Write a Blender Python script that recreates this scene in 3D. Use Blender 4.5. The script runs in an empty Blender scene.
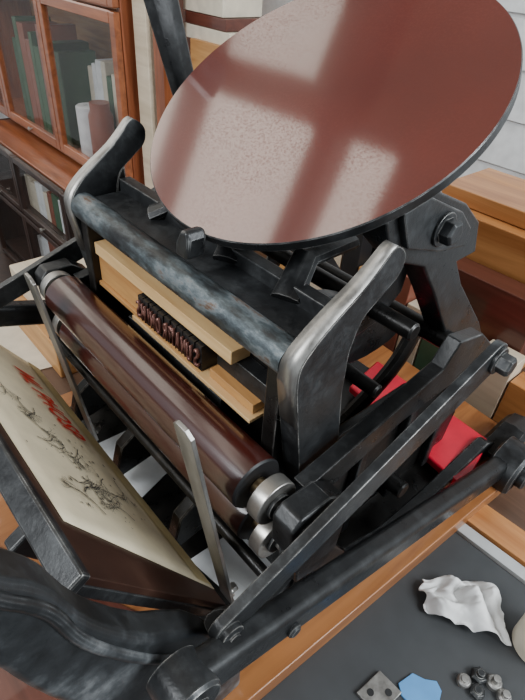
import bpy, bmesh, random
from math import *
from mathutils import Vector, Matrix
from mathutils import noise as mn
random.seed(4)
scn=bpy.context.scene
# ------------------------------------------------------------------ camera
F=526.0; YAW=radians(46.04); PIT=radians(37.76); ROL=radians(4.81)
CAM=Vector((0.4163,-0.2166,0.6637))
fh=Vector((-sin(YAW),cos(YAW),0)); rt=Vector((cos(YAW),sin(YAW),0))
fwd=fh*cos(PIT)+Vector((0,0,-sin(PIT))); dn=fwd.cross(rt)
ri=rt*cos(ROL)-dn*sin(ROL); di=rt*sin(ROL)+dn*cos(ROL)
cd=bpy.data.cameras.new("camera"); cam=bpy.data.objects.new("camera",cd)
scn.collection.objects.link(cam); scn.camera=cam
cd.sensor_fit='HORIZONTAL'; cd.sensor_width=36; cd.lens=36*F/525; cd.clip_start=.01
m=Matrix((( ri.x,-di.x,-fwd.x,CAM.x),(ri.y,-di.y,-fwd.y,CAM.y),(ri.z,-di.z,-fwd.z,CAM.z),(0,0,0,1)))
cam.matrix_world=m
def M(u,v,x=None,y=None,z=None):
    "survey helper: world point of a measured feature lying in a known plane"
    d=ri*((u-262.5)/F)+di*((v-350)/F)+fwd
    if x is not None: t=(x-CAM.x)/d.x
    elif y is not None: t=(y-CAM.y)/d.y
    else: t=(z-CAM.z)/d.z
    return CAM+d*t
# ------------------------------------------------------------------ materials
def nt(name):
    mt=bpy.data.materials.new(name); mt.use_nodes=True
    t=mt.node_tree; b=t.nodes["Principled BSDF"]; return mt,t,b
def noise(t,scale,detail=4,rough=.6,vec=None,dist=0):
    n=t.nodes.new("ShaderNodeTexNoise"); n.inputs["Scale"].default_value=scale
    n.inputs["Detail"].default_value=detail; n.inputs["Roughness"].default_value=rough
    n.inputs["Distortion"].default_value=dist
    if vec: t.links.new(vec,n.inputs["Vector"])
    return n
def ramp(t,src,stops):
    r=t.nodes.new("ShaderNodeValToRGB"); t.links.new(src,r.inputs[0])
    el=r.color_ramp.elements
    while len(el)<len(stops): el.new(.5)
    for e,(p,c) in zip(el,stops):
        e.position=p; e.color=(c[0],c[1],c[2],1)
    return r
def objco(t,scale=(1,1,1),rot=(0,0,0)):
    c=t.nodes.new("ShaderNodeTexCoord"); mp=t.nodes.new("ShaderNodeMapping")
    mp.inputs["Scale"].default_value=scale; mp.inputs["Rotation"].default_value=rot
    t.links.new(c.outputs["Object"],mp.inputs["Vector"]); return mp.outputs["Vector"]
def bump(t,b,src,s,d=.002):
    n=t.nodes.new("ShaderNodeBump"); n.inputs["Strength"].default_value=s; n.inputs["Distance"].default_value=d
    t.links.new(src,n.inputs["Height"]); t.links.new(n.outputs[0],b.inputs["Normal"])
def mixc(t,fac,a,b_,mode='MIX'):
    mx=t.nodes.new("ShaderNodeMix"); mx.data_type='RGBA'; mx.blend_type=mode
    if hasattr(fac,'links'): t.links.new(fac,mx.inputs[0])
    else: mx.inputs[0].default_value=fac
    for s,i in ((a,6),(b_,7)):
        if hasattr(s,'links'): t.links.new(s,mx.inputs[i])
        else: mx.inputs[i].default_value=(*s,1)
    return mx.outputs[2]
def spotted(name,stops,scale,rough=.45,metal=.0,bs=.3,rr=None,detail=8,stretch=(1,1,1),edge=None,er=.0016):
    mt,t,b=nt(name); v=objco(t,stretch)
    n=noise(t,scale,detail,.68,v); r=ramp(t,n.outputs["Fac"],stops)
    col=r.outputs[0]
    if edge:   # rubbed bare metal along the edges
        bv=t.nodes.new("ShaderNodeBevel"); bv.samples=4; bv.inputs[0].default_value=er
        g=t.nodes.new("ShaderNodeNewGeometry"); dp=t.nodes.new("ShaderNodeVectorMath"); dp.operation='DOT_PRODUCT'
        t.links.new(bv.outputs[0],dp.inputs[0]); t.links.new(g.outputs["True Normal"],dp.inputs[1])
        q=ramp(t,dp.outputs["Value"],[(.80,(1,1,1)),(.985,(0,0,0))])
        nn=ramp(t,noise(t,60,3,.6,v).outputs["Fac"],[(.40,(.15,.15,.15)),(.60,(1,1,1))])
        f=mixc(t,1.0,q.outputs[0],nn.outputs[0],'MULTIPLY')
        col=mixc(t,f,col,edge)
    t.links.new(col,b.inputs["Base Color"])
    b.inputs["Metallic"].default_value=metal; b.inputs["Roughness"].default_value=rough
    if rr:
        q=ramp(t,n.outputs["Fac"],[(.35,(rr[0],)*3),(.65,(rr[1],)*3)]); t.links.new(q.outputs[0],b.inputs["Roughness"])
    if bs:
        n2=noise(t,scale*6,4,.6,v); bump(t,b,n2.outputs["Fac"],bs,.001)
    return mt
IRON=spotted("cast_iron",[(.3,(.010,.010,.011)),(.52,(.019,.020,.021)),(.66,(.038,.040,.042)),(.76,(.060,.065,.068)),(.88,(.08,.055,.04))],34,.42,.35,.3,(.25,.44),edge=(.40,.40,.39))
IRON2=spotted("oily_iron",[(.3,(.006,.006,.006)),(.6,(.015,.014,.013)),(.8,(.05,.035,.027))],30,.35,.35,.25,(.25,.46),edge=(.22,.21,.20))
BLUE=spotted("worn_blue_iron",[(.34,(.014,.014,.016)),(.45,(.034,.038,.040)),(.54,(.080,.10,.11)),(.61,(.17,.195,.205)),(.67,(.13,.075,.045)),(.76,(.05,.035,.03))],40,.4,.45,.3,(.28,.5),stretch=(.4,1,1))
DARKG=spotted("dark_grey_casting",[(.3,(.013,.013,.014)),(.52,(.029,.031,.033)),(.66,(.055,.059,.062)),(.76,(.09,.095,.097)),(.86,(.09,.065,.05))],40,.42,.4,.3,(.28,.48),edge=(.52,.51,.48),er=.002)
GREYC=spotted("worn_grey_casting",[(.38,(.016,.017,.018)),(.50,(.034,.037,.040)),(.58,(.085,.092,.097)),(.67,(.22,.23,.235))],14,.42,.35,.2,(.33,.45),edge=(.44,.45,.45),er=.003)
STEEL=spotted("worn_steel",[(.3,(.20,.19,.18)),(.55,(.38,.37,.35)),(.75,(.54,.52,.49))],45,.35,.8,.1,(.28,.45),6,(1,1,.2))
BRIGHT=spotted("bright_steel",[(.3,(.40,.38,.35)),(.7,(.66,.64,.60))],40,.3,.9,.05)
BRASS=spotted("brass",[(.3,(.30,.20,.10)),(.7,(.55,.42,.25))],40,.3,1,.05)
def ink(name,stops,scale,metal,rough,coat,cior=1.5,cr=.1,speck=0,bs=.05):
    mt,t,b=nt(name); v=objco(t)
    n=noise(t,scale,5,.6,v); r=ramp(t,n.outputs["Fac"],stops)
    col=r.outputs[0]
    b.inputs["Coat Roughness"].default_value=cr
    if speck:
        n3=noise(t,380,2,.7,v); n4=noise(t,6,2,.5,v)
        q4=ramp(t,n4.outputs["Fac"],[(.44,(0.25,)*3),(.58,(1,1,1))])
        f3=ramp(t,n3.outputs["Fac"],[(.48,(1,1,1)),(.62,(1-speck,)*3)]); f3m=mixc(t,q4.outputs[0],(.95,.95,.95),f3.outputs[0]); 
        t.links.new(f3m,b.inputs["Coat Weight"])
    else: b.inputs["Coat Weight"].default_value=coat
    t.links.new(col,b.inputs["Base Color"])
    b.inputs["Metallic"].default_value=metal; b.inputs["Roughness"].default_value=rough
    b.inputs["Coat IOR"].default_value=cior
    if bs: n2=noise(t,500,3,.6,v); bump(t,b,n2.outputs["Fac"],bs,.0005)
    return mt
ROLL=ink("inked_roller",[(.3,(.036,.006,.004)),(.7,(.044,.008,.005))],3,.0,.3,1,1.6,.14,0,0)
DISC=ink("inked_disc",[(.35,(.090,.010,.006)),(.65,(.12,.015,.009))],5,.0,.5,1,2.4,.085,.5,.03)
BRWN=ink("inked_platen",[(.3,(.032,.014,.010)),(.55,(.055,.025,.017)),(.75,(.09,.045,.032))],14,.2,.4,.1)
def wood(name,c1,c2,scale=9,ax=0,rough=.45,coat=0.):
    mt,t,b=nt(name); s=[7,7,7]; s[ax]=.6
    v=objco(t,s); n=noise(t,scale,6,.6,v,.6)
    r=ramp(t,n.outputs["Fac"],[(.3,c1),(.68,c2)]); t.links.new(r.outputs[0],b.inputs["Base Color"])
    b.inputs["Roughness"].default_value=rough; b.inputs["Coat Weight"].default_value=coat
    bump(t,b,n.outputs["Fac"],.12,.001); return mt
MAPLE=wood("maple_wood",(.50,.28,.11),(.74,.51,.25),5,0)
TAN=wood("tan_wood",(.36,.16,.05),(.60,.33,.12),6,0)
REDW=wood("mahogany",(.17,.045,.016),(.40,.13,.05),5,0,.3,.4)
REDZ=wood("mahogany_upright",(.15,.04,.015),(.36,.11,.045),5,2,.3,.4)
DKW=wood("dark_walnut",(.018,.010,.008),(.055,.028,.02),5,2,.4,.2)
CEIL=wood("ceiling_boards",(.16,.12,.09),(.24,.19,.14),5,0,.6)
ORG=wood("orange_pine",(.36,.13,.035),(.62,.29,.10),5,0,.35,.3)
ORGY=wood("orange_board",(.22,.075,.023),(.44,.18,.06),5,1,.35,.3)
TABW=wood("bench_wood",(.05,.026,.016),(.13,.07,.042),5,0,.45,.1)
CREAMW=wood("pale_ply",(.55,.45,.32),(.72,.62,.47),5,0,.5)
MAROON=wood("maroon_lacquer",(.065,.018,.012),(.14,.045,.03),5,0,.3,.3)
def plain(name,c,rough=.6,metal=0,bs=.0):
    mt,t,b=nt(name); n=noise(t,30,3,.5,objco(t))
    r=ramp(t,n.outputs["Fac"],[(.3,tuple(a*.88 for a in c)),(.7,tuple(min(1,a*1.08) for a in c))])
    t.links.new(r.outputs[0],b.inputs["Base Color"])
    b.inputs["Roughness"].default_value=rough; b.inputs["Metallic"].default_value=metal
    if bs: bump(t,b,n.outputs["Fac"],bs)
    return mt
PAPER=plain("cream_paper",(.74,.65,.46),.5)
YELL=plain("yellow_print",(.68,.55,.28),.5)
WHITE=plain("white_paint",(.72,.74,.75),.6)
TISS=plain("tissue",(.85,.85,.84),.85)
RED=plain("red_plastic",(.60,.010,.035),.3)
BLK=plain("black_rubber",(.012,.012,.013),.5)
MAT=plain("dark_mat",(.045,.048,.051),.55,0,.05)
GREEN=plain("green_cloth",(.05,.11,.06),.7)
OLIVE=plain("olive_cloth",(.16,.15,.08),.7)
BTAPE=plain("blue_tape",(.10,.30,.60),.5)
REDINK=plain("red_ink",(.72,.015,.01),.5)
GRINK=plain("grey_ink",(.05,.05,.048),.6)
CREAM=plain("cream_card",(.66,.60,.48),.6)
BRICK=plain("brown_jar",(.24,.08,.05),.35)
GREYM=plain("grey_strip",(.45,.46,.46),.5)
def glass():
    mt=bpy.data.materials.new("cabinet_glass"); mt.use_nodes=True; t=mt.node_tree; t.nodes.clear()
    o=t.nodes.new("ShaderNodeOutputMaterial"); a=t.nodes.new("ShaderNodeBsdfTransparent"); g=t.nodes.new("ShaderNodeBsdfGlossy")
    g.inputs["Roughness"].default_value=.02
    mx=t.nodes.new("ShaderNodeMixShader"); mx.inputs[0].default_value=.08; t.links.new(a.outputs[0],mx.inputs[1]); t.links.new(g.outputs[0],mx.inputs[2])
    t.links.new(mx.outputs[0],o.inputs[0]); return mt
GLASS=glass()
# ------------------------------------------------------------------ geometry helpers
WL={}; PRESS_MIN=.0305; clampz=[None]
def reg(o,loc,parent,label,category,kind,group):
    scn.collection.objects.link(o); o.location=loc; WL[o.name]=Vector(loc)
    if parent is not None:
        o.parent=parent; o.matrix_parent_inverse=Matrix.Translation(-WL[parent.name])
    if label: o["label"]=label
    if category: o["category"]=category
    if kind: o["kind"]=kind
    if group: o["group"]=group
    return o
def thing(name,loc,label,category,group=None):
    o=bpy.data.objects.new(name,None); o.empty_display_size=.02
    return reg(o,Vector(loc),None,label,category,None,group)
def build(name,bm,mat,parent=None,label=None,category=None,kind=None,group=None,bevel=0,smooth=True,seg=2,origin=None,recalc=True):
    bmesh.ops.remove_doubles(bm,verts=bm.verts,dist=1e-6)
    if recalc: bmesh.ops.recalc_face_normals(bm,faces=bm.faces)
    if parent is not None and clampz[0] is not None:
        for v in bm.verts: v.co.z=max(v.co.z,clampz[0])
    vs=[v.co for v in bm.verts]
    c=Vector([(min(v[i] for v in vs)+max(v[i] for v in vs))/2 for i in range(3)])
    if origin is not None: c=Vector(origin)
    for v in bm.verts: v.co-=c
    me=bpy.data.meshes.new(name); bm.to_mesh(me); bm.free()
    mats=mat if isinstance(mat,(list,tuple)) else [mat]
    for q in mats: me.materials.append(q)
    if smooth:
        for p in me.polygons: p.use_smooth=True
        try: me.set_sharp_from_angle(angle=radians(35))
        except Exception: pass
    o=bpy.data.objects.new(name,me)
    if bevel:
        b=o.modifiers.new("bevel",'BEVEL'); b.width=bevel; b.segments=seg; b.limit_method='ANGLE'; b.angle_limit=radians(40)
        b.harden_normals=True
    return reg(o,c,parent,label,category,kind,group)
def add_plate(bm,pts,vec,mi=0):
    a=[bm.verts.new(p) for p in pts]; b=[bm.verts.new(Vector(p)+vec) for p in pts]
    n=len(pts); fs=[bm.faces.new(a),bm.faces.new(b[::-1])]
    for i in range(n): fs.append(bm.faces.new((a[i],b[i],b[(i+1)%n],a[(i+1)%n])))
    for f in fs: f.material_index=mi
    return fs
def add_box(bm,lo,hi,mi=0):
    lo=Vector(lo);hi=Vector(hi)
    add_plate(bm,[Vector((lo.x,lo.y,lo.z)),Vector((hi.x,lo.y,lo.z)),Vector((hi.x,hi.y,lo.z)),Vector((lo.x,hi.y,lo.z))],Vector((0,0,hi.z-lo.z)),mi)
def frame(d):
    d=d.normalized(); u=Vector((0,0,1)) if abs(d.z)<.9 else Vector((0,1,0))
    e1=d.cross(u).normalized(); return e1,d.cross(e1).normalized()
def add_lathe(bm,p0,d,prof,seg=40,mi=0,caps=True):
    p0=Vector(p0); d=Vector(d).normalized(); e1,e2=frame(d); rings=[]
    for s,r in prof:
        rings.append([bm.verts.new(p0+d*s+(e1*cos(2*pi*k/seg)+e2*sin(2*pi*k/seg))*max(r,1e-5)) for k in range(seg)])
    for a,b in zip(rings,rings[1:]):
        for k in range(seg):
            f=bm.faces.new((a[k],a[(k+1)%seg],b[(k+1)%seg],b[k])); f.material_index=mi
    if caps:
        for r_ in (rings[0],rings[-1]):
            f=bm.faces.new(r_); f.material_index=mi
def add_cyl(bm,p0,p1,r,seg=32,mi=0,c=0):
    p0=Vector(p0);p1=Vector(p1); L=(p1-p0).length
    if c: prof=[(0,r-c),(c,r),(L-c,r),(L,r-c)]
    else: prof=[(0,r),(L,r)]
    add_lathe(bm,p0,p1-p0,prof,seg,mi)
def cat(pts,n=6,closed=False):
    P=[Vector(p) for p in pts]; out=[]; N=len(P)
    rng=range(N if closed else N-1)
    for i in rng:
        if closed: a,b,c,d=P[(i-1)%N],P[i],P[(i+1)%N],P[(i+2)%N]
        else: a,b,c,d=P[max(i-1,0)],P[i],P[i+1],P[min(i+2,N-1)]
        for k in range(n):
            t=k/n
            out.append(.5*((2*b)+(c-a)*t+(2*a-5*b+4*c-d)*t*t+(3*b-a-3*c+d)*t**3))
    if not closed: out.append(P[-1])
    return out
def add_tube(bm,pts,rad,seg=14,mi=0,flat=1.0,up=None):
    pts=[Vector(p) for p in pts]; n=len(pts); rings=[]
    if not isinstance(rad,(list,tuple)): rad=[rad]*n
    e=None
    for i,p in enumerate(pts):
        d=(pts[min(i+1,n-1)]-pts[max(i-1,0)]).normalized()
        if up is not None: e1=d.cross(Vector(up)).normalized()
        elif e is None: e1=frame(d)[0]
        else: e1=(e-d*e.dot(d)).normalized()
        e=e1; e2=d.cross(e1)
        rings.append([bm.verts.new(p+(e1*cos(2*pi*k/seg)+e2*flat*sin(2*pi*k/seg))*rad[i]) for k in range(seg)])
    for a,b in zip(rings,rings[1:]):
        for k in range(seg):
            f=bm.faces.new((a[k],a[(k+1)%seg],b[(k+1)%seg],b[k])); f.material_index=mi
    for r_ in (rings[0],rings[-1]):
        f=bm.faces.new(r_); f.material_index=mi
def hexbolt(bm,p,d,r,h,mi=0):
    add_lathe(bm,p,d,[(0,r*1.35),(h*.25,r*1.35)],28,mi)
    add_lathe(bm,Vector(p)+Vector(d).normalized()*h*.2,d,[(0,r),(h*.8,r),(h,r*.8)],6,mi)
def uvx(pts,x): return [M(u,v,x=x) for u,v in pts]
def box(name,lo,hi,mat,bevel=.001,**k):
    bm=bmesh.new(); add_box(bm,lo,hi); return build(name,bm,mat,bevel=bevel,**k)
def text_mesh(body,size,offset):
    cu=bpy.data.curves.new("lettering",'FONT'); cu.body=body; cu.size=size; cu.offset=offset; cu.resolution_u=3
    to=bpy.data.objects.new("lettering_tmp",cu); scn.collection.objects.link(to)
    bpy.context.view_layer.update()
    me=bpy.data.meshes.new_from_object(to.evaluated_get(bpy.context.evaluated_depsgraph_get()))
    bpy.data.objects.remove(to)
    bm=bmesh.new(); bm.from_mesh(me); bpy.data.meshes.remove(me); return bm

# ------------------------------------------------------------------ the press
press=thing("printing_press",(0,.1,.03),"black cast iron tabletop platen printing press with round inking disc","printing press")
clampz[0]=PRESS_MIN
X1=.21
horn=[(300,486),(298,430),(297,392),(301,371),(317,346),(341,317),(364,291),(383,266),(394,251),(401,247),(406,256),(399,275),(381,297),(362,321),(349,353),(342,392),(339,430),(336,472)]
H=[M(u,v,x=X1) for u,v in horn]
Hs=cat(H[2:15],5)
outl=[H[0],H[1]]+Hs+[H[15],H[16],H[17]]
zt_=max(p.z for p in outl); zb_=H[2].z
def tw(z,t): return t*(1-.45*max(0,min(1,(z-zb_)/(zt_-zb_))))
def track(xo,t,name="roller_track"):
    bm=bmesh.new(); a=[bm.verts.new((xo,p.y,p.z)) for p in outl]; b=[bm.verts.new((xo+tw(p.z,t),p.y,p.z)) for p in outl]
    n_=len(a); fa=bm.faces.new(a); fb=bm.faces.new(b[::-1])
    for i in range(n_): bm.faces.new((a[i],b[i],b[(i+1)%n_],a[(i+1)%n_]))
    bmesh.ops.triangulate(bm,faces=[fb])
    o=build(name,bm,DARKG,press,bevel=.0008,seg=2)
    y0,y1=H[0].y,H[-1].y; z0=min(H[0].z,H[-1].z)
    box("track_post",(min(xo,xo+t),y0,.07),(max(xo,xo+t),y1,z0+.004),IRON,.001,parent=o)
    return o
TW=.024
track(X1,-TW); track(-X1,TW)
def strip(xo,t):
    bm=bmesh.new()
    path=[H[1]]+Hs[:36]
    a=[];b=[]
    for i,p in enumerate(path):
        q=path[min(i+1,len(path)-1)]-path[max(i-1,0)]; nrm=Vector((0,-q.z,q.y)).normalized()
        if nrm.y>0: nrm=-nrm
        tt=tw(p.z,t)
        a.append(bm.verts.new((xo+tt*.04,p.y+nrm.y*.0012,p.z+nrm.z*.0012))); b.append(bm.verts.new((xo+tt*.96,p.y+nrm.y*.0012,p.z+nrm.z*.0012)))
    for i in range(len(path)-1): bm.faces.new((a[i],a[i+1],b[i+1],b[i]))
    o=build("running_surface",bm,STEEL,press); s=o.modifiers.new("s",'SOLIDIFY'); s.thickness=.0012
strip(X1,-TW); strip(-X1,TW)
yb,zb=H[2].y+.014,H[2].z+.012
bm=bmesh.new()
add_lathe(bm,(-.188,yb,zb),(1,0,0),[(0,.0165),(.376,.0165)],40)
build("tie_bar",bm,BLUE,press)
bm=bmesh.new()
add_box(bm,(-.186,yb+.005,zb-.005),(.186,yb+.06,zb+.010)); build("bed_shelf",bm,DARKG,press,bevel=.002)
box("bed_ledge",(-.186,yb+.05,zb+.004),(.186,yb+.066,zb+.026),DARKG,.002,parent=press)
bm=bmesh.new()
add_box(bm,(-.185,.062,.17),(.185,.085,zb))
add_box(bm,(-.185,.03,.17),(-.168,.064,zb-.01)); add_box(bm,(.168,.03,.17),(.185,.064,zb-.01))
add_box(bm,(-.185,.03,.17),(.185,.064,.185))
build("chase_bed",bm,IRON2,press,bevel=.002)
bm=bmesh.new(); p=M(182,248,y=yb-.01)
add_plate(bm,[p+Vector((-.013,0,-.012)),p+Vector((.006,0,-.012)),p+Vector((.010,.0,.010)),p+Vector((.006,0,.018)),p+Vector((-.004,0,.016)),p+Vector((-.012,0,.002))],Vector((0,.022,0)))
build("stop_lug",bm,IRON,press,bevel=.004,seg=3)

# ink disc
th=.57; n=Vector((0,-sin(th),cos(th))); C=Vector((.020,.2076,.5457)); R=.189
bm=bmesh.new()
add_lathe(bm,C-n*.016,n,[(0,R-.012),(.003,R-.003),(.006,R),(.015,R),(.016,R-.001)],160)
for f in bm.faces:
    if all((v.co-C).dot(n)>-.0002 for v in f.verts): f.material_index=1
build("ink_disc",bm,[IRON,DISC],press,"round inking disc coated in glossy maroon ink",origin=C)
bm=bmesh.new()
add_lathe(bm,C-n*.075,n,[(0,.018),(.03,.02),(.045,.032),(.0585,.06)],36)
for k in range(6):
    a=k*pi/3; e1,e2=frame(n); d=e1*cos(a)+e2*sin(a)
    add_tube(bm,[C-n*.03+d*.02,C-n*.019+d*(R-.03)],[.008,.004],8)
build("disc_hub",bm,IRON,press)
o1=[(386,224),(400,206),(430,187),(468,204),(480,222),(476,252),(458,262),(462,284),(480,322),(486,352),(462,358),(446,336),(436,300),(424,268),(402,264),(388,246)]
br=uvx(o1,.18)
bm=bmesh.new(); add_plate(bm,br,Vector((-.034,0,0)))
build("disc_bracket",bm,IRON,press,bevel=.003,seg=3)
bm=bmesh.new(); add_plate(bm,uvx([(404,214),(432,197),(464,212),(472,228),(466,246),(440,252),(408,250)],.187),Vector((-.008,0,0)))
build("bracket_pad",bm,DARKG,press,bevel=.002)
bm=bmesh.new(); hexbolt(bm,M(443,229,x=.187),(1,0,0),.013,.013); build("bolt",bm,DARKG,press,bevel=.001)
bm=bmesh.new()
lg=[(392,250),(412,262),(402,292),(378,322),(352,340),(346,328),(368,306),(384,278)]
add_plate(bm,uvx(lg,.15),Vector((-.025,0,0))); build("bracket_leg",bm,IRON,press,bevel=.003)
bm=bmesh.new()
add_plate(bm,[Vector((-.12,p.y,p.z)) for p in br],Vector((-.03,0,0)))
build("disc_bracket",bm,IRON,press,bevel=.003)
for (xa,xb) in ((-.10,-.03),(.04,.0),(.13,.10)):
    bm=bmesh.new()
    add_tube(bm,[(xa,yb+.045,zb+.012),((xa+xb)/2,.12,.43),(xb,.20,.42)],[.016,.014,.015],10,flat=.6)
    build("bed_rib",bm,IRON,press)
for y,z,r in ((.20,.36,.010),(.33,.28,.013),(.16,.30,.008)):
    bm=bmesh.new(); add_cyl(bm,(-.205,y,z),(.205,y,z),r,28,c=.002); build("cross_shaft",bm,IRON2,press)
bm=bmesh.new(); add_plate(bm,[Vector((.13,p.y,p.z)) for p in cat([Vector((0,.085,.37)),Vector((0,.13,.385)),Vector((0,.18,.37)),Vector((0,.235,.33)),Vector((0,.29,.30)),Vector((0,.30,.27)),Vector((0,.24,.26)),Vector((0,.17,.27)),Vector((0,.085,.27))],3,True)],Vector((-.022,0,0)))
build("bed_arm",bm,IRON,press,bevel=.004,seg=3)

o3=[(306,490),(316,482),(444,370),(462,342),(484,334),(494,346),(482,364),(452,384),(400,424),(335,484),(320,498)]
for x,t in ((.235,-.018),(-.235,.018)):
    bm=bmesh.new(); pts=[Vector((x,p.y,p.z)) for p in uvx(o3,.235)]
    add_plate(bm,pts,Vector((t,0,0))); build("bed_side_frame",bm,IRON,press,bevel=.002)
bm=bmesh.new(); add_plate(bm,[Vector((.20,.09,.06)),Vector((.20,.40,.05)),Vector((.20,.41,.12)),Vector((.20,.35,.22)),Vector((.20,.24,.26)),Vector((.20,.09,.26))],Vector((-.012,0,0)))
build("side_web",bm,IRON2,press,bevel=.003)
for y in (.15,.24,.33):
    bm=bmesh.new(); add_plate(bm,[Vector((.20,y,.06)),Vector((.20,y+.014,.06)),Vector((.20,y+.014,.23-.1*(y-.2))),Vector((.20,y,.24-.1*(y-.2)))],Vector((.012,0,0))); build("web_rib",bm,IRON,press,bevel=.003)
def link(name,p0,p1,r0,r1,t,mat,xo,parent=press):
    p0=Vector((xo,p0.y,p0.z)); p1=Vector((xo,p1.y,p1.z)); d=(p1-p0).normalized(); q=Vector((0,-d.z,d.y))
    bm=bmesh.new()
    a0=atan2(q.z,q.y)
    def arc(c,r,s,e,n=14): 
        return [c+Vector((0,cos(s+(e-s)*k/n)*r,sin(s+(e-s)*k/n)*r)) for k in range(n+1)]
    pts=arc(p0,r0,a0-.0,a0+pi)
    pts+= arc(p1,r1,a0+pi,a0+2*pi)
    add_plate(bm,pts,Vector((t,0,0)))
    o=build(name,bm,mat,parent,bevel=.0012)
    s=1 if t<0 else -1
    bm=bmesh.new(); add_lathe(bm,p0,(s,0,0),[(0,r0*.8),(.005,r0*.78),(.006,r0*.4),(.008,r0*.4)],32)
    build("pivot_pin",bm,DARKG,o)
    bm=bmesh.new(); hexbolt(bm,p1,(s,0,0),r1*.6,.014); build("bolt",bm,DARKG,o,bevel=.0008)
    return o
pa=M(229,632,x=.277); pb=M(497,360,x=.277)
link("draw_arm",pa,pb,.0135,.0185,-.010,DARKG,.277)
link("draw_arm",pa,pb,.0135,.0185,.010,DARKG,-.277)
ra=M(187,692,x=.29); rb=M(507,468,x=.29)
for s in (1,-1):
    a_=Vector((s*.297,ra.y,ra.z)); b_=Vector((s*.297,rb.y,rb.z)); d=(b_-a_).normalized(); q=Vector((0,-d.z,d.y))
    bm=bmesh.new(); add_plate(bm,[a_-q*.0175,b_-q*.026,b_+q*.026,a_+q*.0175],Vector((-s*.026,0,0))); o=build("side_rail",bm,IRON,press,bevel=.0085,seg=5)
    bm=bmesh.new(); add_lathe(bm,a_-Vector((s*.027,0,0)),(s,0,0),[(0,.021),(.030,.022),(.033,.020),(.033,.009),(.038,.008)],36); build("rail_boss",bm,DARKG,o)
    bm=bmesh.new(); q_=a_.lerp(b_,.17); add_lathe(bm,q_-Vector((s*.001,0,0)),(s,0,0),[(0,.007),(.004,.007),(.006,.005)],20); build("rivet",bm,DARKG,o)
    hb=Vector((s*.268,rb.y,rb.z+.002))
    bm=bmesh.new(); add_lathe(bm,hb,(s,0,0),[(0,.040),(.004,.046),(.040,.046),(.045,.042),(.045,.030),(.040,.028),(.040,.019),(.054,.018),(.056,.014)],48); build("crank_hub",bm,DARKG,press)
hb=Vector((.262,rb.y,rb.z))
bm=bmesh.new(); add_tube(bm,[hb,hb+Vector((0,.05,.03)),hb+Vector((0,.09,.02))],[.03,.024,.026],8,flat=.5); build("rear_link",bm,IRON,press)

for x in (.255,-.235):
    bm=bmesh.new()
    add_plate(bm,[Vector((x,.05,.031)),Vector((x,.46,.031)),Vector((x,.48,.05)),Vector((x,.44,.075)),Vector((x,.30,.06)),Vector((x,.20,.06)),Vector((x,.12,.09)),Vector((x,.07,.17)),Vector((x,.04,.17)),Vector((x,.03,.08))],Vector((-.02,0,0)))
    build("base_leg",bm,IRON,press,bevel=.003)
bm=bmesh.new(); add_box(bm,(-.24,-.06,.031),(.235,.45,.038)); build("darkening_base_plate",bm,IRON2,press,bevel=.002)  # near-black plate added over the board to darken the space below the rollers
for y in (.06,.42): box("base_crossbar",(-.235,y,.038),(.235,y+.03,.06),IRON,.003,parent=press)
for x in (-.13,.02,.14):
    bm=bmesh.new(); add_tube(bm,cat([(x,.05,.115),(x,.10,.155),(x,.19,.17),(x,.29,.22),(x,.33,.28)],5),[.016]*21,10,flat=.6,up=(1,0,0)); build("toggle_arm",bm,IRON2,press)
    bm=bmesh.new(); add_cyl(bm,(x-.022,.055,.115),(x+.022,.055,.115),.019,28,c=.003); build("toggle_boss",bm,IRON,press)
for x in (-.19,-.06,.08):
    bm=bmesh.new(); add_plate(bm,[Vector((x,-.035,.06)),Vector((x,-.02,.115)),Vector((x,.03,.15)),Vector((x,.075,.14)),Vector((x,.08,.08))],Vector((.018,0,0))); build("hinge_lug",bm,IRON,press,bevel=.003)
bm=bmesh.new(); add_box(bm,(-.17,.088,.19),(.17,.12,.24)); build("bed_stiffener",bm,IRON2,press,bevel=.003)
bm=bmesh.new(); add_cyl(bm,(-.24,.24,.10),(.235,.24,.10),.012,24,c=.002); build("cross_shaft",bm,IRON2,press)

# rollers
def roller(y,z,rad):
    bm=bmesh.new()
    add_lathe(bm,(-.2,y,z),(1,0,0),[(0,.012),(.0,rad-.0015),(.002,rad),(.398,rad),(.4,rad-.0015),(.4,.012)],96)
    for f in bm.faces:
        xs_=[v.co.x for v in f.verts]
        if min(xs_)>.1975 or max(xs_)<-.1975: f.material_index=1
    o=build("ink_roller",bm,[ROLL,BLK],press,"inking roller covered in glossy dark maroon ink")
    bm=bmesh.new()
    add_cyl(bm,(-.240,y,z),(.242,y,z),.0055,20); build("roller_core",bm,STEEL,o)
    for s in (1,-1):
        bm=bmesh.new(); add_lathe(bm,(s*.2,y,z),(s,0,0),[(0,.0095),(.012,.0095)],28); build("roller_collar",bm,BRASS,o,bevel=.0006)
        bm=bmesh.new()
        add_lathe(bm,(s*.212,y,z),(s,0,0),[(0,.0235),(.015,.0235)],56)
        build("roller_truck",bm,BRIGHT if s>0 else STEEL,o,bevel=.0012)
        bm=bmesh.new(); add_lathe(bm,(s*.227,y,z),(s,0,0),[(0,.013),(.004,.013)],32); build("truck_hub",bm,DARKG,o,bevel=.0008)
roller(0.000,.270,.0282); roller(.006,.2095,.0255)
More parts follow.
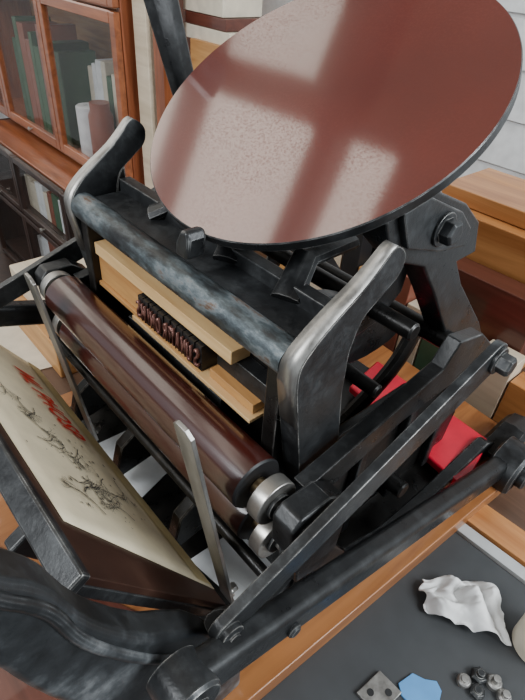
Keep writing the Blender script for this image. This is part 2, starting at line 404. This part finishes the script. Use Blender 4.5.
for s in (1,-1):
    bm=bmesh.new(); x=s*.236
    add_plate(bm,[Vector((x,-.014,.246)),Vector((x,-.016,.280)),Vector((x,-.006,.290)),Vector((x,.030,.290)),Vector((x,.055,.272)),Vector((x,.062,.235)),Vector((x,.058,.185)),Vector((x,.035,.172)),Vector((x,.002,.182)),Vector((x,-.002,.22))],Vector((s*.026,0,0)))
    o=build("roller_saddle",bm,IRON,press,bevel=.003,seg=3)
    bm=bmesh.new(); add_cyl(bm,(x+s*.024,.002,.268),(x+s*.030,.002,.268),.010,28,c=.002); build("saddle_cap",bm,DARKG,o)
    bm=bmesh.new(); add_tube(bm,[(x+s*.010,.045,.20),(x+s*.010,.12,.21),(x+s*.010,.22,.27)],.006,12); build("saddle_rod",bm,IRON,press)

# platen
A=M(228,606,x=.205); B=M(84,577,x=.205)
e=(B-A); e.x=0; W=e.length; e.normalize(); pn=Vector((0,e.z,-e.y))
if pn.y<0: pn=-pn
def PP(x,s,h=0): return Vector((x,A.y,A.z))+e*s+pn*h
def pbox(bm,x0,x1,s0,s1,h0,h1,mi=0):
    add_plate(bm,[PP(x0,s0,h0),PP(x1,s0,h0),PP(x1,s1,h0),PP(x0,s1,h0)],pn*(h1-h0),mi)
bm=bmesh.new(); pbox(bm,-.29,.205,0,W,-.018,-.006); pl=build("platen",bm,DARKG,press,bevel=.003,seg=3)
bm=bmesh.new(); pbox(bm,-.285,.204,.002,W-.004,-.007,.0); build("platen_face",bm,BRWN,pl,bevel=.001)
bm=bmesh.new(); pbox(bm,-.292,.207,W-.006,W+.005,-.020,.003); build("platen_bail",bm,DARKG,pl,bevel=.003)
for x in (-.15,-.02,.11):
    bm=bmesh.new(); pbox(bm,x,x+.015,.01,W-.02,-.05,-.018); build("platen_rib",bm,IRON,pl,bevel=.003)
for x,(ut,vt,ub,vb),wd in ((.185,(185,425,229,596),.0115),(-.15,(30,275,95,435),.013)):
    a=M(ut,vt,x=x); b=M(ub,vb,x=x)
    bm=bmesh.new(); d=(a-b).normalized(); w=Vector((wd,0,0)); q=Vector((1,0,0)).cross(d).normalized()
    add_plate(bm,[b-w,b+w,a+w-d*.006,a+w*.4,a-w*.6,a-w-d*.004],q*.004); g_=build("gripper",bm,STEEL,press,"flat steel gripper finger",bevel=.0006)
    bm=bmesh.new(); hexbolt(bm,b+d*.012-q*.002,-q,.006,.008); build("bolt",bm,BRIGHT,g_)
bm=bmesh.new(); add_cyl(bm,(-.25,-.012,.175),(.24,-.012,.175),.0065,24); build("platen_shaft",bm,IRON2,press)
bm=bmesh.new(); x=.222
add_tube(bm,cat([Vector((.268,pa.y,pa.z)),Vector((x,-.05,.12)),Vector((x,.0,.085)),Vector((x,.05,.11))],5),.014,12,flat=.7)
build("platen_bracket",bm,IRON,press)
# broad solid front casting with a raised lip
o4=[(-60,568),(0,584),(30,588),(58,598),(82,618),(112,632),(156,640),(200,634),(226,646),(243,668),(235,700),(190,735),(150,730),(95,716),(50,702),(16,684),(0,674),(-60,650)]
bm=bmesh.new(); add_plate(bm,cat(uvx(o4,.258),2,True),Vector((-.030,0,0)))
ff=build("front_frame",bm,GREYC,press,"broad worn grey-black front casting with a raised lip",bevel=.007,seg=5)
lp=cat(uvx([(-55,584),(0,599),(28,604),(52,614),(77,636),(110,650),(156,658),(200,652)],.257),4)
bm=bmesh.new(); add_tube(bm,lp,[.0045]*len(lp),12); build("frame_lip",bm,GREYC,ff)
clampz[0]=None
h0=M(146,-60,x=-.27); h1=M(186,95,x=-.25)
bm=bmesh.new(); add_tube(bm,[h0,(h0+h1)/2,h1,Vector((-.25,.33,.28))],[.028,.024,.021,.022],8,flat=.55,up=(1,0,0)); build("hand_lever",bm,IRON,press,bevel=.002)

# ------------------------------------------------------------------ type form held in the chase
def tb(name,x0,x1,y0,y1,z0,z1,mat,label,group,bv=.0008):
    return box(name,(x0,y0,z0),(x1,y1,z1),mat,bv,label=label,category="printing furniture",group=group)
tb("wood_furniture",-.166,.112,.036,.061,.336,.352,MAPLE,"pale maple furniture strip locked above the type","wood furniture in the chase")
tb("wood_furniture",-.167,-.058,.040,.061,.2965,.3355,TAN,"tan wooden block beside the line of type","wood furniture in the chase")
tb("wood_furniture",-.167,.150,.036,.061,.290,.296,TAN,"tan wooden reglet below the line of type","wood furniture in the chase")
tb("wood_furniture",.068,.155,.026,.061,.2962,.3005,MAPLE,"thin pale wooden strip projecting beside the line of type","wood furniture in the chase")
tb("wood_furniture",.080,.150,.034,.061,.3007,.312,TAN,"tan wooden block stepped beside the line of type","wood furniture in the chase")
tb("wood_furniture",-.08,.08,.034,.061,.2832,.2897,MAPLE,"pale wooden reglet layered below the tan reglet","wood furniture in the chase")
tb("metal_furniture",-.09,.10,.034,.061,.247,.2828,IRON,"dark metal furniture block under the wooden reglet","metal furniture in the chase")
tb("metal_furniture",.080,.16,.044,.061,.3125,.3355,IRON,"dark metal furniture block beside the line of type","metal furniture in the chase")
tb("metal_furniture",-.05,.12,.040,.061,.187,.2465,IRON,"dark metal furniture block under the wooden reglet","metal furniture in the chase")
TYPE=spotted("inked_type_metal",[(.3,(.13,.045,.035)),(.6,(.22,.10,.08)),(.8,(.40,.33,.31))],60,.3,.4,.1)
SLUG=spotted("type_metal",[(.3,(.015,.015,.016)),(.7,(.05,.05,.05))],60,.35,.45,.1)
xs=-.055
for ch in "SHINORMANUS":
    g_=text_mesh(ch,.036,.0002)
    vs=[v.co for v in g_.verts]; xa=min(v.x for v in vs); xb_=max(v.x for v in vs); ya=min(v.y for v in vs); yb_=max(v.y for v in vs)
    w=.0075 if ch=='I' else .0118; gw=w-.0042; jy=random.uniform(-.0012,.0012)
    fs=list(g_.faces)
    for v in g_.verts:
        fx=(v.co.x-xa)/(xb_-xa); fy=(v.co.y-ya)/(yb_-ya)
        if ch=='I': fx=.35+.3*fx
        v.co=Vector((xs+.0012+(1-fx)*gw,.0275+jy,.3060+fy*.0225))
    ex=bmesh.ops.extrude_face_region(g_,geom=fs)
    for v in [q for q in ex["geom"] if isinstance(q,bmesh.types.BMVert)]: v.co.y+=.0045
    for f in g_.faces: f.material_index=1
    add_box(g_,(xs,.0318+jy,.3012),(xs+w-.0016,.061,.3330))
    build("type_slug",g_,[SLUG,TYPE],label="dark metal type sort with raised mirrored letter",category="metal type",group="type sorts in the chase",bevel=0,smooth=False)
    xs+=w

# ------------------------------------------------------------------ printed sheet on the platen
N=10; rows=[]; s1=W*.92
for i in range(21):
    f=i/20
    rows.append([PP(-.284+(.182-.040*j/N+.284)*f,.004+(s1-.004)*j/N,.0010) for j in range(N+1)])
bm=bmesh.new(); vv=[[bm.verts.new(p) for p in r_] for r_ in rows]
for i in range(20):
    for j in range(N): bm.faces.new((vv[i][j],vv[i+1][j],vv[i+1][j+1],vv[i][j+1]))
sheet=thing("printed_sheet",PP(-.05,.06,.002),"cream printed card with red lettering held on the platen","printed card")
o=build("card",bm,PAPER,sheet); s=o.modifiers.new("s",'SOLIDIFY'); s.thickness=.0006
def marks(name,mat,polys,kind=None):
    bm=bmesh.new()
    for pts in polys:
        try: bm.faces.new([bm.verts.new(p) for p in pts])
        except ValueError: pass
    build(name,bm,mat,sheet,smooth=False,kind=kind)
marks("printed_band",YELL,[[PP(-.284,.007,.0021),PP(.178,.007,.0021),PP(.173,.034,.0021),PP(-.284,.034,.0021)]])
bm=text_mesh("ML PHOSP",.056,.0010)
xw=max(v.co.x for v in bm.verts)
for v in bm.verts:
    x_,y_=v.co.x*.150/xw,v.co.y; v.co=PP(-.210+x_,.104-y_-x_*.10,.0030)
build("red_lettering",bm,REDINK,sheet,smooth=False,recalc=False)
def stroke(x0,s0,x1,s1_,w,h=.0024):
    a=PP(x0,s0,h); b=PP(x1,s1_,h); d=(b-a).normalized(); q=d.cross(pn)*w
    return [a-q,b-q*.6,b+q*.6,a+q]
ps=[]; rl=random.Random(11)
def branch(x,s,a,L,w,dep):
    x2=x+cos(a)*L; s2=s+sin(a)*L
    if dep==0 or not(-.27<x2<.13 and .045<s2<s1-.010): return
    if x2<-.04 and s2<.112: return
    ps.append(stroke(x,s,x2,s2,w))
    for _ in range(2 if dep>1 else 1): branch(x2,s2,a+rl.uniform(-.8,.8),L*rl.uniform(.72,.95),w*.78,dep-1)
for (x,s,a) in ((-.22,.19,-.3),(-.17,.18,-.3),(-.12,.19,-.8),(-.09,.16,.4),(-.05,.17,-.4),(-.02,.10,.6),(.0,.18,-1.6),(.03,.09,.9),(.06,.17,-1.2),(.08,.16,3.9),(.10,.09,2.6),(.05,.14,-.5),(-.02,.13,.2),(.11,.15,2.8),(-.08,.14,.3),(.02,.06,.2),(.06,.07,1.8)):
    branch(x,s,a,.013,.0008,6)
for i in range(60):
    cx=rl.gauss(.03,.07); cs=.13+rl.gauss(0,.04)
    if not(-.25<cx<.12 and .045<cs<s1-.015) or (cx<-.04 and cs<.112): continue
    r_=rl.uniform(.0006,.002); ps.append([PP(cx+r_*1.6*cos(q*pi/4)*rl.uniform(.5,1.4),cs+r_*sin(q*pi/4)*rl.uniform(.5,1.3),.0024) for q in range(8)])
marks("line_drawing",GRINK,ps,"stuff")

# ------------------------------------------------------------------ bench, board, mat
bd0=M(250,700,z=.03); bd1=M(468,515,z=.03); dv=(bd1-bd0); dv.z=0; dv.normalize(); pv=Vector((-dv.y,dv.x,0))
q0=bd0-dv*.25; q1=bd0+dv*.60
bm=bmesh.new(); add_plate(bm,[q0+Vector((0,0,-.03)),q1+Vector((0,0,-.03)),q1+pv*.56+Vector((0,0,-.03)),q0+pv*.56+Vector((0,0,-.03))],Vector((0,0,.03)))
build("base_board",bm,ORGY,label="orange varnished wooden board under the printing press",category="wooden board",bevel=.002)
Pz=[M(u,v,z=.0303) for u,v in ((-60,520),(205,640),(190,720),(150,800),(-60,800))]
for p in Pz[:2]: p.y=min(p.y,-.062)
bm=bmesh.new(); add_plate(bm,Pz,Vector((0,0,.004))); build("dark_red_board",bm,MAROON,label="flat dark red wooden board lying under the front casting",category="wooden board",bevel=.001)
table=thing("work_table",(0,.3,-.75),"long wooden work table with dark matte top","table")
box("table_top",(-.66,-.6,-.04),(1.3,.93,-.004),TABW,.003,parent=table)
for x in (-.62,1.2):
    for y in (-.55,.85): box("leg",(x,y,-.75),(x+.05,y+.05,-.04),TABW,.003,parent=table)
g=M(455,532,z=0); g2=M(525,585,z=0)
k=(g2-g).normalized(); dz=Vector((0,0,.004))
bm=bmesh.new(); add_plate(bm,[g-dz,g+k*.9-dz,g+k*.9-dv*.8-dz,g-dv*.8-dz],dz)
build("cutting_mat",bm,MAT,label="dark grey mat covering the bench top",category="mat",bevel=.001)
bm=bmesh.new(); kk=dv
add_plate(bm,[g+kk*.003-dz,g+k*.9+kk*.003-dz,g+k*.9+kk*.022-dz,g+kk*.022-dz],dz*2)
build("metal_ruler",bm,GREYM,label="long pale grey metal strip along the mat edge",category="ruler",bevel=.0005)
bm=bmesh.new(); add_plate(bm,[g+kk*.026-dz,g+k*.9+kk*.026-dz,g+k*.9+kk*.075-dz,g+kk*.075-dz],dz*3)
build("orange_batten",bm,ORG,label="flat orange wooden batten beside the pale strip",category="timber",bevel=.001)
# tissue
bm=bmesh.new(); tc=M(463,603,z=.01); NU=70; G=[]
ca,sa=cos(YAW-.15),sin(YAW-.15)
for i in range(NU+1):
    row=[]
    for j in range(NU+1):
        a=i/NU*2-1; b=j/NU*2-1
        fo=abs(mn.noise(Vector((a*1.6+1,b*1.3,.3))))
        hh=.024*max(0,1-(a*a+b*b)*.6)*(.5+fo)+.018*fo+.004*abs(mn.noise(Vector((a*4,b*4,2.3))))
        x_=a*.050*(1+.22*mn.noise(Vector((b*1.5,3,a)))); y_=b*.031*(1+.45*mn.noise(Vector((a*1.7,7,0)))+.18*a)
        row.append(bm.verts.new((tc.x+x_*ca-y_*sa,tc.y+x_*sa+y_*ca,.002+hh)))
    G.append(row)
for i in range(NU):
    for j in range(NU): bm.faces.new((G[i][j],G[i+1][j],G[i+1][j+1],G[i][j+1]))
o=build("crumpled_tissue",bm,TISS,label="crumpled white tissue lying on the dark mat",category="tissue"); s=o.modifiers.new("s",'SOLIDIFY'); s.thickness=.001
pr=M(530,640,z=0); bm=bmesh.new(); add_lathe(bm,(pr.x+.01,pr.y,.0005),(0,0,1),[(0,.03),(.001,.031),(.06,.031),(.061,.030),(.061,.012),(.03,.012)],40)
build("paper_roll",bm,CREAM,label="small cream paper roll standing on the mat",category="paper roll")
def flat(name,uvs,z,t,mat,label,cat_,bv=.0004,**k):
    bm=bmesh.new(); add_plate(bm,[M(u,v,z=z) for u,v in uvs],Vector((0,0,t))); return build(name,bm,mat,label=label,category=cat_,bevel=bv,**k)
flat("blue_tape",[(398,684),(412,674),(424,680),(436,682),(441,692),(438,705),(425,712),(410,706),(401,696)],0.0,.003,BTAPE,"torn scrap of blue masking tape on the mat","tape")
bm=bmesh.new(); pz=[M(u,v,z=.0) for u,v in ((356,694),(379,672),(401,694),(378,718))]
add_plate(bm,pz,Vector((0,0,.005))); c_=sum(pz,Vector())/4
sq=thing("metal_plate",c_,"small square steel plate with two holes","metal plate")
build("plate",bm,STEEL,sq,bevel=.0006)
for f_ in (.25,-.25):
    bm=bmesh.new(); cc=c_+(pz[0]-c_)*f_*1.6; add_cyl(bm,cc+Vector((0,0,.005)),cc+Vector((0,0,.0056)),.004,20); build("hole",bm,BLK,sq)
for i,(u,v,r_) in enumerate(((463,682,.008),(478,677,.010),(493,684,.009),(476,693,.009),(503,698,.008))):
    p=M(u,v,z=0); bm=bmesh.new(); add_lathe(bm,p,(0,0,1),[(0,r_),(.006,r_),(.008,r_*.8)],6 if i%2 else 20); add_cyl(bm,p+Vector((0,0,.007)),p+Vector((0,0,.010+.003*(i%3))),.0045,16)
    build("steel_bolt",bm,[STEEL,DARKG][i%2],label="small worn steel bolt standing on the mat",category="bolt",group="bolts on the mat",bevel=.0005)
bm=bmesh.new(); rp=[M(u,v,z=.05) for u,v in ((348,392),(376,366),(486,446),(462,496))]
add_plate(bm,rp,Vector((0,0,.015)))
build("red_tray",bm,RED,label="glossy red plastic tray behind the press arm",category="tray",bevel=.004)
def sheet3(uvs,z,label,mat=WHITE):
    bm=bmesh.new(); add_plate(bm,[M(u,v,z=z) for u,v in uvs],Vector((0,0,.0012))); return build("loose_paper",bm,mat,label=label,category="paper",group="loose papers around the press")
sheet3([(190,560),(235,530),(290,575),(245,610)],.0385,"white scrap of paper on the press base")
sheet3([(85,450),(150,420),(180,460),(140,500)],.0385,"white sheet of paper on the press base under the rollers")
sheet3([(-10,400),(40,380),(75,425),(20,450)],-.003,"white sheet of paper on the bench beside the press")
sheet3([(-20,330),(60,320),(80,360),(0,380)],-.003,"cream sheet of paper on the bench beside the press",CREAM)
# ------------------------------------------------------------------ room
def struct(name,lo,hi,mat): 
    bm=bmesh.new(); add_box(bm,lo,hi); return build(name,bm,mat,kind="structure",smooth=False)
struct("floor",(-3.4,-2,-.80),(3,1.3,-.75),DKW)
bm=bmesh.new(); add_box(bm,(-3.4,1.25,-.75),(3,1.3,2.3))
for i in range(26):
    z=-.7+i*.115
    add_plate(bm,[Vector((-3.4,1.25,z)),Vector((-3.4,1.238,z+.004)),Vector((-3.4,1.246,z+.108)),Vector((-3.4,1.25,z+.112))],Vector((6.4,0,0)))
build("wall_back",bm,WHITE,kind="structure",smooth=False)
struct("wall_left",(-3.45,-2,-.75),(-3.4,1.3,2.3),WHITE)
struct("ceiling",(-3.4,-2,2.3),(3,1.3,2.35),CEIL)
for i,x in enumerate((-2.45,-1.35)):  # unseen beams, added to cut dark stripes into the disc's reflection
    struct("stripe_beam_%d"%(i+1),(x,-2,2.14),(x+.14,1.24,2.30),DKW)

def yb_box(name,u0,v0,u1,v1,y,dep,mat,label,cat_,z0=None,**k):
    a=M(u0,v0,y=y); b=M(u1,v1,y=y)
    lo=Vector((min(a.x,b.x),y,min(a.z,b.z) if z0 is None else z0)); hi=Vector((max(a.x,b.x),y+dep,max(a.z,b.z)))
    return box(name,lo,hi,mat,.002,label=label,category=cat_,**k)
YC=.65
xr=M(128,100,y=YC).x
ztop=M(112,22,y=YC).z; zbot=M(130,190,y=YC).z
XL=xr-1.5
bc=thing("glass_bookcase",(xr-.75,YC+.15,zbot-.05),"mahogany bookcase with glass fronted doors beside the press","bookcase")
for x in (xr-.025,XL): box("side_panel",(x,YC,zbot-.04),(x+.025,YC+.33,ztop+.40),REDZ,.003,parent=bc)
box("back_panel",(XL+.025,YC+.31,zbot-.04),(xr-.025,YC+.33,ztop+.40),TAN,.001,parent=bc)
for z in (zbot-.035,ztop+.01,ztop+.375): box("shelf",(XL+.025,YC+.012,z),(xr-.025,YC+.31,z+.022),REDW,.002,parent=bc)
def door(x0,x1,z0,z1,mat,wid,Y,par):
    d=bmesh.new()
    add_box(d,(x0,Y-.022,z0),(x0+wid,Y-.001,z1)); add_box(d,(x1-wid,Y-.022,z0),(x1,Y-.001,z1))
    add_box(d,(x0+wid,Y-.022,z0),(x1-wid,Y-.001,z0+wid)); add_box(d,(x0+wid,Y-.022,z1-wid),(x1-wid,Y-.001,z1))
    o=build("door",d,mat,par,bevel=.003)
    box("glass_pane",(x0+wid-.004,Y-.013,z0+wid-.004),(x1-wid+.004,Y-.010,z1-wid+.004),GLASS,0,parent=o)
    kn=bmesh.new(); add_lathe(kn,((x0+x1)/2,Y-.022,z0+wid/2),(0,-1,0),[(0,.004),(.008,.004),(.010,.009),(.016,.009),(.018,.005)],20); build("knob",kn,BRIGHT,o)
xm=M(55,80,y=YC).x
wdt=xr-.003-xm
for i in range(3):
    door(xm-i*(wdt+.004),xr-.003-i*(wdt+.004),zbot,ztop+.03,REDW,.032,YC,bc)
    door(xm-i*(wdt+.004),xr-.003-i*(wdt+.004),ztop+.04,ztop+.38,REDW,.032,YC,bc)
YD=.50; zc=zbot-.045; xd=-.93
dc=thing("dark_cabinet",(xd-.6,YD+.2,-.75),"dark walnut low cabinet with glazed doors under the bookcase","cabinet")
box("side_panel",(xd-.025,YD,-.75),(xd,YC+.33,zc),DKW,.003,parent=dc); box("side_panel",(xd-1.5,YD,-.75),(xd-1.475,YC+.33,zc),DKW,.003,parent=dc)
box("cabinet_top",(xd-1.475,YD+.01,zc-.022),(xd-.025,YC+.33,zc),REDW,.003,parent=dc)
box("back_panel",(xd-1.475,YC+.31,-.75),(xd-.025,YC+.33,zc-.022),TAN,.001,parent=dc)
for z in (-.72,-.36): box("shelf",(xd-1.475,YD+.012,z),(xd-.025,YC+.31,z+.02),DKW,.002,parent=dc)
for i in range(3):
    w4=.484; x1_=xd-.002-i*w4
    door(x1_-w4+.002,x1_,-.345,zc-.002,DKW,.022,YD,dc); door(x1_-w4+.002,x1_,-.74,-.36,DKW,.022,YD,dc)
def books(x0,x1,y,z,hmax,grp,step=(.025,.06),pal=(GREEN,CREAM,BRICK,OLIVE,GREEN,BRICK)):
    x=x0
    while x<x1:
        w=random.uniform(*step); h=hmax*random.uniform(.75,1); mt=random.choice(pal)
        nm={'green_cloth':"dark green",'cream_card':"cream",'brown_jar':"brown",'olive_cloth':"olive",'white_paint':"white"}[mt.name]
        bm=bmesh.new(); add_box(bm,(x,y,z),(x+w,y+.15,z+h)); build("book",bm,mt,label=nm+" bound book standing behind the cabinet glass",category="book",group=grp,bevel=.003); x+=w+.002
zs=zbot-.012
hz=ztop-zbot
books(xm-wdt+.05,xm-.05,YC+.04,zs,hz*.85,"books in the glass bookcase",(.03,.07),(GREEN,OLIVE,BRICK,GREEN))
books(xm+.01,xr-.07,YC+.13,zs,hz*.75,"books in the glass bookcase",(.03,.05),(CREAM,BRICK,WHITE,GREEN,CREAM))
books(xd-1.0,xd-.10,YD+.03,-.339,(zc-.03+.339)*.8,"books in the dark cabinet",(.03,.06),(CREAM,WHITE,BRICK,GREEN,CREAM))
books(xd-1.0,xd-.10,YD+.03,-.699,.28,"books in the dark cabinet",(.04,.07),(CREAM,WHITE,BRICK,CREAM))
bm=bmesh.new(); add_lathe(bm,(xm+.10,YC+.07,zs),(0,0,1),[(0,.04),(.005,.045),(hz*.38,.045),(hz*.38+.004,.04),(hz*.38+.004,.015),(hz*.3,.014)],32)
build("storage_jar",bm,WHITE,label="white paper roll standing behind the cabinet glass",category="roll")
bm=bmesh.new(); r_=.045; h_=hz*.45; add_lathe(bm,(xm+.20,YC+.07,zs),(0,0,1),[(0,r_*.9),(.01,r_),(h_*.8,r_),(h_*.88,r_*.8),(h_,r_*.82),(h_,r_*.5)],32)
build("storage_jar",bm,BRICK,label="brown glazed jar behind the cabinet glass",category="jar")
box("pale_plank",(xr+.03,YC+.02,zc+.001),(xr+.10,YC+.05,1.1),CREAMW,.002,label="tall pale plank standing beside the bookcase",category="plank")
box("tall_brown_post",(xr+.115,YC+.03,zc+.001),(xr+.165,YC+.09,1.1),REDZ,.002,label="dark brown timber post beside the pale plank",category="post")
yb_box("wooden_crate",190,38,300,110,.75,.16,TAN,"tan wooden crate behind the inking disc","crate",z0=-.004)
a=M(190,38,y=.78)
zz=a.z+.004
for i,(h,mt,nm) in enumerate(((.035,CREAM,"cream"),(.03,MAROON,"maroon"),(.05,CREAM,"cream"),(.04,OLIVE,"olive"),(.05,WHITE,"white"))):
    bm=bmesh.new(); add_box(bm,(a.x-.01+.01*(i%2),.765,zz),(a.x+.20-.015*i,.90,zz+h-.001)); build("box_file",bm,mt,label=nm+" flat cardboard box stacked on the crate",category="box",group="boxes stacked on the crate",bevel=.002); zz+=h
yb_box("orange_plank",430,200,560,262,.70,.22,ORG,"orange varnished timber step on the bench","timber",z0=-.004)
a=M(436,184,y=.72); b=M(430,200,y=.70)
bm=bmesh.new(); add_box(bm,(a.x+.01,.73,b.z+.001),(a.x+.5,.90,b.z+.03)); build("orange_plank",bm,ORG,label="orange varnished timber board lying on a step",category="timber",bevel=.002)
yb_box("maroon_box",372,228,540,310,.64,.055,MAROON,"dark maroon lacquered drawer front","drawer box",z0=-.004)
zz=-.004; bx=M(330,250,y=.66)
cols=[(GREEN,"dark green"),(CREAM,"cream"),(BRICK,"brown"),(CREAM,"cream"),(OLIVE,"olive"),(WHITE,"white")]
while zz<bx.z-.02:
    i=int(zz*100)%6; mt,nm=cols[i]
    h=random.uniform(.028,.048); dx=random.uniform(-.02,.02)
    bm=bmesh.new(); add_box(bm,(bx.x-.16+dx,.65+abs(dx)*.5,zz),(bx.x+.10+dx,.74,zz+h-.001)); build("stacked_book",bm,mt,label=nm+" bound book lying in a stack behind the press",category="book",group="book stack behind the press",bevel=.003); zz+=h
zz=-.004
for i in range(5):
    h=(.04,.05,.035,.045,.04)[i]
    bm=bmesh.new(); add_box(bm,(-.64+i*.01,.30,zz),(-.40-i*.012,.52,zz+h-.001)); build("stacked_book",bm,(MAROON,CREAM,TAN,OLIVE,CREAM)[i],label=("maroon","cream","tan","olive","cream")[i]+" bound book lying in a stack behind the press",category="book",group="book stack behind the press",bevel=.003); zz+=h
x=-.40
for i in range(13):
    w_=(.07,.05,.08,.045,.06,.07,.05,.06,.05,.07,.05,.06,.05)[i]; h_=(.20,.16,.19,.23,.15,.18,.13,.15,.10,.12,.09,.07,.10)[i]; mt,nm=((TAN,"tan wooden"),(MAROON,"maroon"),(CREAMW,"pale wooden"),(BLK,"black"),(TAN,"tan wooden"),(BRICK,"brown"),(CREAMW,"pale wooden"),(GREEN,"green"),(TAN,"tan wooden"),(CREAMW,"pale wooden"),(ORG,"orange wooden"),(WHITE,"white"),(TAN,"tan wooden"))[i]
    bm=bmesh.new(); add_box(bm,(x,.588,-.004),(x+w_-.003,.636,h_)); build("small_box",bm,mt,label=nm+" small box packed behind the press",category="box",group="small boxes behind the press",bevel=.002); x+=w_
for i,(x0,x1,y0,y1,z1,mt,nm) in enumerate(((-.62,-.36,.02,.24,.07,TAN,"tan"),(-.60,-.38,.04,.22,.12,CREAMW,"pale"))):
    z0=-.004 if i!=1 else .071
    box("wooden_case",(x0,y0,z0),(x1,y1,z1),mt,.003,label=nm+" wooden case standing on the bench by the press",category="case",group="wooden cases on the bench")
bm=bmesh.new(); cp=M(505,345,z=.03); pts=[]
for i in range(60):
    a=i*.55; pts.append(Vector((cp.x+.03*cos(a)*(1+.3*sin(i*.7)),cp.y+.035*sin(a)*(1+.2*cos(i*.4)),.004+.0009*i)))
add_tube(bm,pts,.0035,8); build("white_cord",bm,WHITE,label="tangled white cord heaped on the bench",category="cord")
wb=M(516,405,z=.02); zz=-.004
for i,(h,mt,nm) in enumerate(((.03,CREAMW,"pale"),(.025,TAN,"tan"),(.028,CREAMW,"pale"),(.02,ORG,"orange"))):
    box("wood_block",(wb.x+.006*(i%2),wb.y+.01+.004*i,zz),(wb.x+.12-.006*i,wb.y+.10-.01*(i%2),zz+h-.001),mt,.002,label=nm+" wooden block in a stack by the press",category="block",group="wood blocks stacked by the press"); zz+=h

# ------------------------------------------------------------------ light
w=bpy.data.worlds.new("world"); scn.world=w; w.use_nodes=True
w.node_tree.nodes["Background"].inputs[0].default_value=(.86,.93,1,1); w.node_tree.nodes["Background"].inputs[1].default_value=.55
def area(loc,tgt,sx,sy,p,col=(1,1,1)):
    l=bpy.data.lights.new("area_lamp",'AREA'); l.shape='RECTANGLE'; l.size=sx; l.size_y=sy; l.energy=p; l.color=col
    o=bpy.data.objects.new("area_lamp",l); scn.collection.objects.link(o); o.location=loc
    o.rotation_euler=(Vector(tgt)-Vector(loc)).to_track_quat('-Z','Y').to_euler()
def panel(x0,x1,y0,y1,z,rad,col):  # unseen lamps, added to lay pale bands in the disc's reflection
    l=bpy.data.lights.new("disc_reflection_lamp",'AREA'); l.shape='RECTANGLE'; l.size=x1-x0; l.size_y=y1-y0; l.energy=rad*pi*(x1-x0)*(y1-y0); l.color=col
    o=bpy.data.objects.new("disc_reflection_lamp",l); scn.collection.objects.link(o); o.location=((x0+x1)/2,(y0+y1)/2,z)
panel(-3.2,-.95,-1.3,.34,2.28,2.3,(1,.95,.84))
panel(-2.5,-1.6,.55,.95,2.28,1.8,(1,.95,.84))
area((-3.3,-.2,1.15),(0,-.2,1.15),2.2,1.5,22,(1,.96,.88))  # unseen lamp by the left wall, added to brighten the disc's left side
area((1.8,.6,1.5),(0,.2,.3),1.0,1.0,62,(.90,.96,1))
area((-.3,-1.6,1.7),(-.2,.3,.2),1.0,.8,46,(.95,.98,1))
